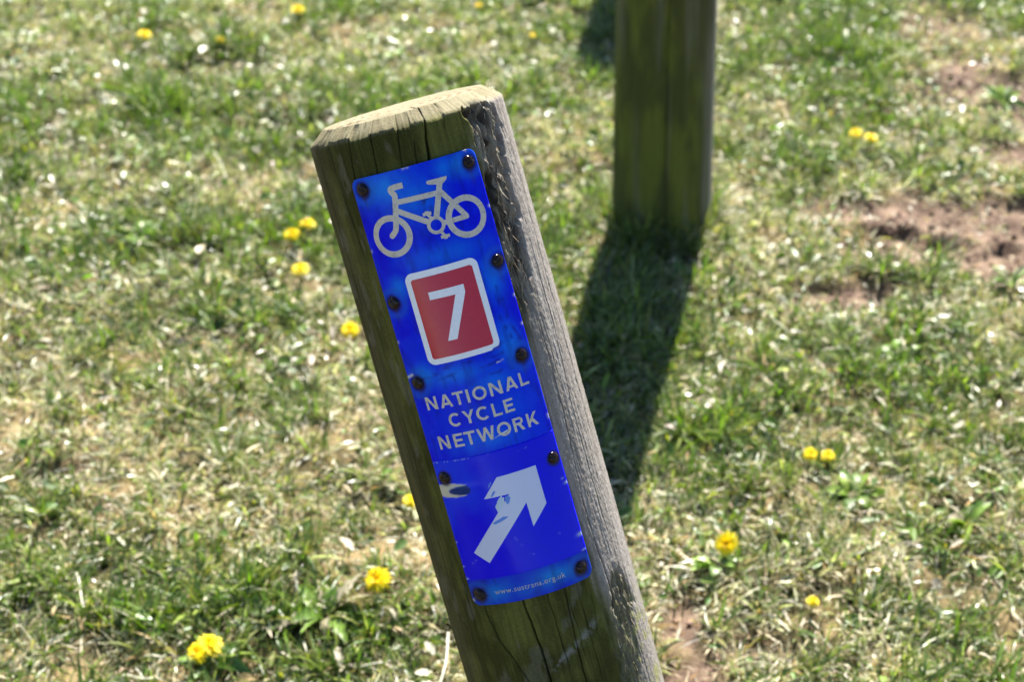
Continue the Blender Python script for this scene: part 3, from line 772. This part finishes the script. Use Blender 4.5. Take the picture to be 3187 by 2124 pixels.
shapes = [ringshape(-34.0, 62.0, 15.6, 11.1), ringshape(23.2, 62.0, 15.6, 11.1),
          stroke([(-23.3, 33.4), (-24.4, 39.0), (-28.2, 53.0)], 4.2), stroke(spline([(-28.15, 52.8), (-28.9, 55.6), (-30.4, 58.8), (-33.9, 61.7)]), 4.2, (False, True)),
          stroke(spline([(-15.6, 28.0), (-20.5, 28.0), (-24.6, 28.5), (-25.4, 30.2), (-24.0, 32.6), (-23.3, 34.2)], 30), 4.3),
          stroke([(-24.0, 38.9), (8.4, 39.9)], 3.9), stroke([(-25.3, 44.6), (-4.6, 58.4)], 4.1), stroke([(10.9, 32.6), (1.5, 56.9)], 4.1),
          poly([(1.3, 31.0), (1.6, 30.0), (2.7, 29.6), (17.0, 30.0), (16.3, 32.0), (13.7, 34.0), (12.3, 34.4), (8.1, 34.0), (2.6, 32.5), (1.6, 32.0)]),
          stroke([(8.6, 38.2), (23.0, 61.4)], 3.9, (False, True)), stroke([(5.4, 61.7), (23.2, 62.0)], 3.6, (False, True)), ringshape(-.1, 61.8, 6.6, 4.1, 48),
          stroke([(-2.0, 56.6), (-4.3, 52.0)], 2.2), stroke([(-7.4, 52.3), (-1.1, 52.3)], 2.3), poly([(-5.6, 50.4), (-2.8, 50.4), (-2.6, 51.6), (-5.8, 51.6)]),
          stroke([(1.9, 67.0), (4.0, 71.2)], 2.2), stroke([(.8, 71.3), (7.4, 71.3)], 2.3), poly([(2.8, 72.2), (5.6, 72.2), (5.4, 73.3), (3.0, 73.3)])]
bike_lift = [(b, LIFT + .00010 + .000012 * i) for i, b in enumerate(shapes)]
M_AGED, ns, ls, bs = mat_new('aged_white_print')
obj = ns.new('ShaderNodeTexCoord').outputs['Object']
wear = ramp(ns, ls, noise(ns, ls, obj, 300, 5, .75), [(.36, (.66, .66, .66)), (.50, (1., 1., 1.))])
ls.new(mixc(ns, ls, 1.0, attr(ns), wear, 'MULTIPLY'), bs.inputs['Base Color']); bs.inputs['Roughness'].default_value = .35
keep(link('bicycle_symbol', print_mesh('bicycle_symbol', bike_lift, AGED), M_AGED), sign)
panel = keep(link('number_panel', print_mesh('number_panel', [(poly(rrect(-34.2, 91.4, 21.4, 161.4, 6.2)), LIFT + .00012)], WHITE), M_PRINT), sign)
keep(link('red_field', print_mesh('red_field', [(poly(rrect(-30.0, 96.3, 16.8, 157.2, 2.2)), LIFT + .00024)], (.52, .018, .040)), M_RED), panel)
keep(link('number', print_mesh('number', [(poly([(-19.4, 107.8), (7.1, 108.2), (6.9, 113.9), (-7.9, 146.0), (-14.9, 145.9), (-.5, 114.0), (-19.5, 113.5)]), LIFT + .00036)], WHITE), M_PRINT), panel)
def word(text, x0, x1, s_base, cap, offset, spacing, col, mat, name):
    cu = bpy.data.curves.new(name, 'FONT'); cu.body = text; cu.size = 10; cu.space_character = spacing
    cu.dimensions = '2D'; cu.fill_mode = 'BOTH'; cu.resolution_u = 5; cu.offset = offset
    o = bpy.data.objects.new(name, cu); COL.objects.link(o)
    dg = bpy.context.evaluated_depsgraph_get()
    bm = bmesh.new(); tmp = o.evaluated_get(dg).to_mesh(); bm.from_mesh(tmp); o.evaluated_get(dg).to_mesh_clear()
    bpy.data.objects.remove(o); bpy.data.curves.remove(cu)
    xs = [v.co.x for v in bm.verts]
    cu2 = 7.27
    for v in bm.verts:
        v.co.x = x0 + (v.co.x - min(xs)) / (max(xs) - min(xs)) * (x1 - x0)
        v.co.y = s_base - v.co.y * cap / cu2; v.co.z = 0
    bmesh.ops.remove_doubles(bm, verts=bm.verts[:], dist=1e-4)
    return keep(link(name, print_mesh(name, [(bm, LIFT + .00012)], col), mat), sign)
def arc_ring(x0, x1, s0, s1, t, a0, a1, n=40):
    cx_, cs_, rx, rs = (x0 + x1) / 2, (s0 + s1) / 2, (x1 - x0) / 2, (s1 - s0) / 2
    bm = bmesh.new(); full = abs(a1 - a0) >= 359.9; m_ = n if full else n + 1; o = []; i_ = []
    for k in range(m_):
        a = R(a0 + (a1 - a0) * k / n)
        o.append(bm.verts.new((cx_ + rx * math.cos(a), cs_ + rs * math.sin(a), 0))); i_.append(bm.verts.new((cx_ + (rx - t) * math.cos(a), cs_ + (rs - t * .96) * math.sin(a), 0)))
    for k in range(n): bm.faces.new((o[k], o[(k + 1) % m_], i_[(k + 1) % m_], i_[k]))
    return bm
def glyph(ch, a, b, y1, cap, t):
    """block capital between x = a and x = b standing on y1, strokes t wide (plate millimetres)"""
    y0 = y1 - cap; w = b - a; h = t / 2; m_ = (a + b) / 2
    bar = lambda xa, ya, xb, yb: poly([(xa, ya), (xb, ya), (xb, yb), (xa, yb)])
    if ch == 'I': return [bar(m_ - h, y0, m_ + h, y1)]
    if ch == 'L': return [bar(a, y0, a + t, y1), bar(a + .1, y1 - t * .92, b, y1)]
    if ch == 'T': return [bar(a, y0, b, y0 + t * .92), bar(m_ - h, y0 + .1, m_ + h, y1)]
    if ch == 'E': return [bar(a, y0, a + t, y1), bar(a + .1, y0, b, y0 + t * .9), bar(a + .1, (y0 + y1) / 2 - t * .45, b - .6, (y0 + y1) / 2 + t * .45), bar(a + .1, y1 - t * .9, b, y1)]
    if ch == 'N': return [bar(a, y0, a + t, y1), bar(b - t, y0, b, y1), poly([(a, y0), (a + t * 1.18, y0), (b, y1), (b - t * 1.18, y1)])]
    if ch == 'A': return [poly([(a, y1), (m_ - t * .60, y0), (m_ + t * .50, y0), (a + t * 1.08, y1)]), poly([(b, y1), (b - t * 1.08, y1), (m_ - t * .50, y0), (m_ + t * .60, y0)]), bar(a + w * .22, y1 - cap * .36, b - w * .22, y1 - cap * .36 + t * .88)]
    if ch == 'Y': return [poly([(a, y0), (a + t * 1.15, y0), (m_ + h, y1 - cap * .42), (m_ - h, y1 - cap * .42)]), poly([(b, y0), (b - t * 1.15, y0), (m_ - h, y1 - cap * .42), (m_ + h, y1 - cap * .42)]), bar(m_ - h, y1 - cap * .44, m_ + h, y1)]
    if ch == 'O': return [arc_ring(a, b, y0 - .15, y1 + .15, t, 0, 360)]
    if ch == 'C': return [arc_ring(a, b + .5, y0 - .15, y1 + .15, t, 46, 314)]
    if ch == 'W':
        q1 = a + w * .27; q3 = b - w * .27
        return [poly([(a, y0), (a + t, y0), (q1 + h * .95, y1), (q1 - h * .95, y1)]), poly([(m_ - h, y0), (m_ + h, y0), (q1 + h * .95, y1), (q1 - h * .95, y1)]),
                poly([(m_ - h, y0), (m_ + h, y0), (q3 + h * .95, y1), (q3 - h * .95, y1)]), poly([(b, y0), (b - t, y0), (q3 - h * .95, y1), (q3 + h * .95, y1)])]
    if ch == 'K': return [bar(a, y0, a + t, y1), poly([(b - .2, y0), (b - t * 1.35, y0), (a + t * .9, y1 - cap * .45), (a + t * .9, y1 - cap * .16)]), poly([(b, y1), (b - t * 1.3, y1), (a + w * .30, y1 - cap * .50), (a + w * .52, y1 - cap * .64)])]
    if ch == 'R':
        ym = y0 + cap * .56; rr_ = (ym - y0) / 2; xc = b - .4 - rr_
        o = [(xc, y0)] + [(xc + rr_ * math.sin(v), y0 + rr_ - rr_ * math.cos(v)) for v in np.linspace(0, math.pi, 14)] + [(a + .1, ym), (a + .1, ym - t * .88), (xc, ym - t * .88)]
        o += [(xc + (rr_ - t * .9) * math.sin(v), y0 + rr_ - (rr_ - t * .88) * math.cos(v)) for v in np.linspace(math.pi, 0, 12)] + [(a + .1, y0 + t * .88), (a + .1, y0)]
        return [bar(a, y0, a + t, y1), poly(o), poly([(b, y1), (b - t * 1.2, y1), (xc - t * .75, ym - .2), (xc + t * .45, ym - .2)])]
def block_word(spec, y1, cap, t):
    L = []
    for ch, a, b in spec: L += glyph(ch, a, b, y1, cap, t)
    return keep(link('lettering', print_mesh('lettering', [(bm, LIFT + .00010 + .000006 * (i % 6)) for i, bm in enumerate(L)], AGED), M_AGED), sign)
block_word([('N', -46.1, -36.8), ('A', -34.3, -24.6), ('T', -23.6, -15.2), ('I', -13.6, -10.9), ('O', -8.7, 1.8), ('N', 4.2, 13.6), ('A', 16.0, 25.6), ('L', 27.8, 35.1)], 194.4, 10.1, 2.0)
block_word([('C', -31.5, -21.9), ('Y', -20.2, -11.2), ('C', -10.0, -.4), ('L', 2.0, 8.9), ('E', 11.2, 18.6)], 209.8, 10.1, 2.0)
block_word([('N', -44.9, -35.7), ('E', -32.2, -24.6), ('T', -23.6, -15.0), ('W', -13.5, -.2), ('O', 1.4, 11.9), ('R', 14.0, 22.3), ('K', 25.0, 33.9)], 225.7, 10.3, 2.0)
word('www.sustrans.org.uk', -34.4, 20.9, 344.6, 4.3, .03, 1.12, (.40, .40, .40), M_AGED, 'web_address')
ARW = [(21.8, 254.4), (-8.4, 254.5), (-22.0, 268.9), (-2.8, 269.3), (-41.9, 309.4), (-31.6, 318.9), (7.6, 279.3), (7.9, 298.7), (22.0, 284.9)]
M_ARROW, ns, ls, bs = mat_new('arrow_white_print')
ls.new(attr(ns), bs.inputs['Base Color']); bs.inputs['Roughness'].default_value = .22
keep(link('arrow', print_mesh('arrow', [(poly(ARW), LIFT + .00047)], (.56, .60, .80)), M_ARROW), sticker)
# scraped and flaked marks over the arrow and lettering
def blob(cx_, cs_, rx, rs, rot, seed, n=22):
    pts = []
    for k in range(n):
        a = 2 * math.pi * k / n; q_ = 1 + .35 * (float(vn(2.5 * math.cos(a) + seed, 2.5 * math.sin(a), 4)) - .5) * 2
        px, py = rx * q_ * math.cos(a), rs * q_ * math.sin(a)
        pts.append((cx_ + px * math.cos(rot) - py * math.sin(rot), cs_ + px * math.sin(rot) + py * math.cos(rot)))
    return poly(pts)
M_MARK, ns, ls, bs = mat_new('worn_mark')
ls.new(attr(ns), bs.inputs['Base Color']); bs.inputs['Roughness'].default_value = .5
keep(link('scrape_mark', print_mesh('scrape_mark', [(blob(-11.6, 275.0, 6.0, 2.6, -.95, 1.3), LIFT + .00050)], (.50, .62, .74)), M_MARK), sticker)
keep(link('blue_smear', print_mesh('blue_smear', [(blob(-14.5, 287.4, 6.5, 1.3, -.28, 4.1), LIFT + .00052), (blob(-14.2, 266.2, 3.0, .8, -.8, 7.7), LIFT + .00053),
     (blob(-5.2, 273.0, 1.9, 3.4, .3, 2.2), LIFT + .00054), (blob(-15.0, 259.0, 2.6, .5, -.9, 8.2), LIFT + .00055)], (.10, .24, .70)), M_MARK), sticker)
keep(link('scrape_mark', print_mesh('scrape_mark', [(poly([(-6.6, 226.9), (.5, 224.6), (8.2, 223.2), (9.4, 221.6), (5.0, 222.7), (-1.0, 224.9)]), LIFT + .0004)], (.66, .67, .66)), M_MARK), sign)
keep(link('corner_chip', print_mesh('corner_chip', [(poly([(13.6, 161.7), (15.2, 160.2), (19.0, 159.6), (20.2, 160.2), (20.0, 161.8)]), LIFT + .0003)], (.004, .03, .5)), M_MARK), panel)

# screws: domed rusty heads with a slot
M_RUST, ns, ls, bs = mat_new('rusty_screw')
obj = ns.new('ShaderNodeTexCoord').outputs['Object']
ls.new(ramp(ns, ls, noise(ns, ls, obj, 900, 4, .7), [(.35, (.004, .002, .003)), (.62, (.012, .004, .004)), (.8, (.04, .012, .006))]), bs.inputs['Base Color'])
bs.inputs['Roughness'].default_value = .16; bs.inputs['Specular IOR Level'].default_value = .3
def screw_mesh(sx, ss, i):
    rot = rng.uniform(0, math.pi); n, k = 28, 9
    V, cenr = [], rad(ss / 1000) + LIFT + (.0003 if i in (6, 7) else 0)
    ph = sx / 78; nrm = math.cos(ph) * NF + math.sin(ph) * NR; tan = -math.sin(ph) * NF + math.cos(ph) * NR
    o = A - AX * ss / 1000 + nrm * cenr
    for a in range(k):
        t = a / (k - 1) * math.pi / 2; rr_ = .0045 * math.cos(t * .985); hh = .0024 * math.sin(t)
        for b in range(n):
            an = 2 * math.pi * b / n; px, py = rr_ * math.cos(an), rr_ * math.sin(an)
            sl_ = abs(-px * math.sin(rot) + py * math.cos(rot))
            dz = -.0009 if sl_ < .00055 and a > 1 else 0
            V.append(o + tan * px + AX * py + nrm * (hh + dz))
    q = grid_quads(k, n, True)
    V.append(o + nrm * .0015); c = len(V) - 1
    t = [[(k - 1) * n + b, (k - 1) * n + (b + 1) % n, c] for b in range(n)]
    return mesh_np('screw', V, q, t)
for i, (sx, ss) in enumerate(SCREWS):
    keep(link('screw', screw_mesh(sx, ss, i), M_RUST), sign)

# ------------------------------------------------------------------ dandelions
def strap(p0, az, lift, L, w, curl, notch=True):
    """one ray floret: short strap, 3 stations"""
    ca, sa = math.cos(az), math.sin(az); side = np.array((-sa, ca, 0)) * w / 2
    V = []; p = np.array(p0, float)
    for k in range(4):
        ww = (.5, 1.0, 1.0, .7)[k]
        V += [p - side * ww, p + side * ww]
        e = lift - curl * k
        p = p + np.array((ca * math.cos(e), sa * math.cos(e), math.sin(e))) * L / 3
    return V
def dandelion(x, y, d, hgt, tilt_az, tilt, label, group='dandelion flowers in the lawn'):
    z = float(height(np.array([x]), np.array([y]))[0])
    root = empty('dandelion', (x, y, z), label, 'dandelion', group)
    r = d / 2; V, C = [], []
    for ring, (cnt, L, lift, z0, c) in enumerate(((42, r, .06, 0, (.86, .68, .008)), (38, r * .84, .26, .0016, (.88, .69, .008)), (32, r * .64, .50, .0028, (.88, .65, .007)),
                                                   (24, r * .44, .85, .0034, (.86, .58, .005)), (8, r * .28, 1.3, .0036, (.82, .50, .004)))):
        for k in range(cnt):
            az = 2 * math.pi * (k + .5 * ring + rng.uniform(-.35, .35)) / cnt
            v = strap((.10 * r * math.cos(az), .10 * r * math.sin(az), z0), az, lift + rng.normal(0, .10), L * rng.uniform(.72, 1.10), r * .105, .16)
            V += v; C += [np.array(c) * rng.uniform(.85, 1.12)] * 8
    V = np.array(V)
    n = len(V) // 8; base = (np.arange(n) * 8)[:, None]
    q = np.concatenate([base + np.array([[2 * k, 2 * k + 1, 2 * k + 3, 2 * k + 2]]) for k in range(3)], 0)
    rotm = np.array(Matrix.Rotation(tilt, 3, Vector((-math.sin(tilt_az), math.cos(tilt_az), 0))))
    top = np.array((0, 0, hgt))
    me = mesh_np('florets', V @ rotm.T + top, q, None, np.array(C)); link('florets', me, M_PETAL, root)
    # green cup under the head
    B = []
    for k, (rr_, zz) in enumerate(((.10 * r, -.35 * r), (.26 * r, -.28 * r), (.32 * r, -.1 * r), (.24 * r, .02 * r))):
        for b in range(12): B.append((rr_ * math.cos(b * math.pi / 6), rr_ * math.sin(b * math.pi / 6), zz))
    me = mesh_np('bract_cup', np.array(B) @ rotm.T + top, grid_quads(4, 12, True), None, np.tile((.10, .15, .04), (48, 1))); link('bract_cup', me, M_LEAF, root)
    T = []
    end = np.array((0, 0, -.35 * r)) @ rotm.T + top
    for k in range(5):
        f = k / 4; p = np.array((.3 * end[0] * f + .7 * end[0] * f * f, .3 * end[1] * f + .7 * end[1] * f * f, -.006 + (end[2] + .006) * f))
        for b in range(6): T.append(p + .0013 * np.array((math.cos(b * math.pi / 3), math.sin(b * math.pi / 3), 0)))
    me = mesh_np('stem', np.array(T), grid_quads(5, 6, True), None, np.tile((.22, .20, .08), (30, 1))); link('stem', me, M_LEAF, root)
    return root
CAMW = -math.pi / 2
FL = [(-.444, 3.138, .033, 'dandelion head at the far edge of the lawn, left of the leaning post top'),
      (-.737, 3.004, .031, 'leftmost of the three dandelion heads in the far left of the lawn'),
      (-.581, 2.979, .020, 'small orange-yellow dandelion head between the two larger far left ones'),
      (-.070, 3.182, .018, 'tiny dandelion head at the top edge above the leaning post'),
      (-.332, 2.255, .029, 'upper dandelion of the touching pair left of the bicycle symbol'),
      (-.352, 2.218, .029, 'lower dandelion of the touching pair left of the bicycle symbol'),
      (-.328, 2.116, .030, 'single dandelion left of the post, level with the number panel'),
      (-.239, 1.964, .030, 'dandelion half closed and almost touching the left side of the leaning post'),
      (-.128, 1.561, .022, 'dandelion mostly hidden behind the left edge of the leaning post'),
      (-.160, 1.413, .035, 'ragged dandelion beside the leafy weed clump near the sign foot'),
      (-.344, 1.309, .034, 'larger of the two dandelion heads at the bottom left'),
      (-.355, 1.297, .027, 'smaller dandelion head leaning against the one at the bottom left'),
      (.618, 2.594, .026, 'upper left dandelion of the pair right of the upright post'),
      (.636, 2.553, .026, 'lower right dandelion of the pair right of the upright post'),
      (.391, 1.654, .021, 'left one of two small orange dandelions in the lawn right of the arrow'),
      (.415, 1.656, .020, 'right one of two small orange dandelions in the lawn right of the arrow'),
      (.260, 1.465, .032, 'big round open dandelion facing the camera right of the leaning post'),
      (.353, 1.382, .016, 'dandelion bud just opening, right of the big round one'),
      (.042, 3.022, .014, 'tiny closed dandelion just left of the far shadow')]
for i, (fx, fy, d, lab) in enumerate(FL):
    hg = .024 + .5 * d * rng.uniform(.2, .7)
    dandelion(fx, fy, d * .93, hg * .85, CAMW + rng.uniform(-.9, .9), (.75 if i == 16 else rng.uniform(.05, .55)), lab)

# ------------------------------------------------------------------ leafy weeds
def leaf_mesh(L, w, az, rise, arch, lobes, col, roll=0., twist=0., n=10, z0=.004, start=.004):
    ca, sa = math.cos(az), math.sin(az); p = np.array((ca * start, sa * start, z0)); V = []
    for k in range(n + 1):
        t = k / n
        prof = (math.sin(math.pi * min(1, t ** .75 * .96 + .03)) ** .8) * (.35 + .65 * t ** .5)
        if lobes == 'ragged': prof *= rng.uniform(.55, 1.25)
        elif lobes: prof *= (rng.uniform(.85, 1.15) if k % 2 else rng.uniform(.42, .62))
        if k == n: prof = .03
        hw = w / 2 * max(prof, .05); e = rise - arch * t; ro = roll + twist * t
        side = np.array((-sa * math.cos(ro), ca * math.cos(ro), math.sin(ro)))
        up = np.array((0, 0, 1)) * hw * .35
        sw = -.25 * hw if lobes and k % 2 else 0
        bk = np.array((ca, sa, 0)) * sw
        V += [p - side * hw + up + bk, p, p + side * hw + up + bk]
        p = p + np.array((ca * math.cos(e), sa * math.cos(e), math.sin(e))) * L / n
        if lobes == 'ragged': p = p + np.array((-sa, ca, .6)) * rng.normal(0, .05) * L / n * 4
        p[2] = max(p[2], .003)
    return mesh_np('leaf', V, grid_quads(n + 1, 3), None, np.array([np.array(col) * rng.uniform(.92, 1.08) * (1.25 if j % 3 == 1 else 1) for j in range(len(V))]))
def weed(x, y, nleaf, L, w, lobes, label, cols, dry, name='weed_plant'):
    cols = cols or ((.075, .140, .012), (.120, .200, .022), (.052, .105, .010), (.16, .23, .03))
    z = float(height(np.array([x]), np.array([y]))[0])
    root = empty(name, (x, y, z), label, 'weed', 'leafy weeds growing in the lawn')
    for k in range(int(nleaf * 1.4)):
        az = 2 * math.pi * (k + rng.uniform(-.3, .3)) / nleaf * (1 if k < nleaf * .6 else 1.7)
        c = cols[rng.integers(len(cols))]
        if rng.random() < dry: c = (.24, .21, .14)
        link('leaf', leaf_mesh(L * rng.uniform(.45, 1.0), w * rng.uniform(.75, 1.3), az, rng.uniform(.3, .95), rng.uniform(.6, 1.6), lobes and rng.random() < .8, c,
                               rng.normal(0, .3), rng.normal(0, .5)), M_LEAF, root)
    return root
for wx, wy, wn_, wL, ww, wlob, wlab, wcols, wdry in WEEDS:
    weed(wx, wy, wn_, wL, ww, wlob, wlab, wcols, wdry)

# ------------------------------------------------------------------ dry leaves and straws
DRY = [(-.190, 1.464, .032, .017, 2.2, 'crumpled pale dead leaf just above the ragged dandelion'), (-.150, 1.378, .030, .017, 5.2, 'wide pale dead leaf right of the large weed clump'),
       (-.200, 1.318, .032, .014, 4.9, 'pale dead leaf below the large weed clump, hanging straight down'), (.593, 1.713, .032, .014, 1.0, 'bleached dead leaf at right, upper of two on the lawn'),
       (.308, 1.885, .034, .011, 4.4, 'curled grey dead leaf right of the long shadow'), (-.557, 2.262, .034, .013, .2, 'pale dead leaf lying on the dark weed at left')]
for dx, dy, L, w, az, lab in DRY:
    z = float(height(np.array([dx]), np.array([dy]))[0]) + .014
    me = leaf_mesh(L, w, az, rng.uniform(.1, .5), rng.uniform(.6, 1.3), 'ragged', np.array((.27, .24, .18)) * rng.uniform(.8, 1.2), rng.normal(0, .3), rng.normal(0, .7))
    o = link('dead_leaf', me, M_STRAW); o.location = (dx, dy, z); tag(o, lab, 'leaf', 'pale dead leaves on the lawn')
STR = [((-.534, 2.538), (-.485, 2.432), 'long pale straw slanting over the grass left of the post head'), ((-.937, 3.177), (-.893, 3.105), 'pale straw in the far left corner'),
       ((-.744, 2.649), (-.711, 2.584), 'short bright straw at far left below the dandelions'), ((-.649, 2.181), (-.630, 2.128), 'white straw standing out beside the dark weed at left'),
       ((-.530, 1.441), (-.500, 1.383), 'pale straw slanting at lower left'), ((-.438, 1.276), (-.395, 1.277), 'white straw lying flat at the bottom left edge'),
       ((-.282, 1.478), (-.258, 1.463), 'short white straw above the large weed clump'), ((-.071, 1.335), (-.083, 1.255), 'long pale stem beside the foot of the leaning post'),
       ((.389, 2.008), (.406, 1.961), 'white straw in the grass right of the long shadow'), ((.653, 2.499), (.652, 2.450), 'pale straw hanging over the edge of the bare soil'),
       ((.223, 1.385), (.233, 1.353), 'pale straw on thin soil right of the leaning post foot'), ((.367, 1.507), (.377, 1.471), 'bent pale straw between the big dandelion and the weed'),
       ((.342, 2.395), (.385, 2.393), 'pale straw lying level right of the foot of the upright post'), ((.253, 1.845), (.286, 1.810), 'pale straw along the edge of the long shadow'),
       ((-.085, 2.959), (-.046, 2.906), 'straw on thin grass above the leaning post head')]
for (a, b, lab) in STR:
    a = np.array(a); b = np.array(b); k = 7; V = []
    d = (b - a) / np.linalg.norm(b - a); side = np.array((-d[1], d[0])); zb = float(height(a[:1], a[1:])[0])
    for j in range(k):
        f = j / (k - 1); p = a + (b - a) * f + side * .004 * math.sin(f * 3.0 + a[0] * 9); zz = .013 + .006 * math.sin(f * 3.1) + .003 * math.sin(f * 7 + a[1])
        for c in range(5):
            an = c * 2 * math.pi / 5; rr_ = .0016 * (1 - .35 * f)
            V.append((p[0] - a[0] + side[0] * rr_ * math.cos(an), p[1] - a[1] + side[1] * rr_ * math.cos(an), zz + rr_ * math.sin(an)))
    o = link('straw', mesh_np('straw', V, grid_quads(k, 5, True), None, np.tile((.66, .62, .52), (len(V), 1))), M_STRAW)
    o.location = (a[0], a[1], zb); tag(o, lab, 'straw', 'single dry straws on the lawn')
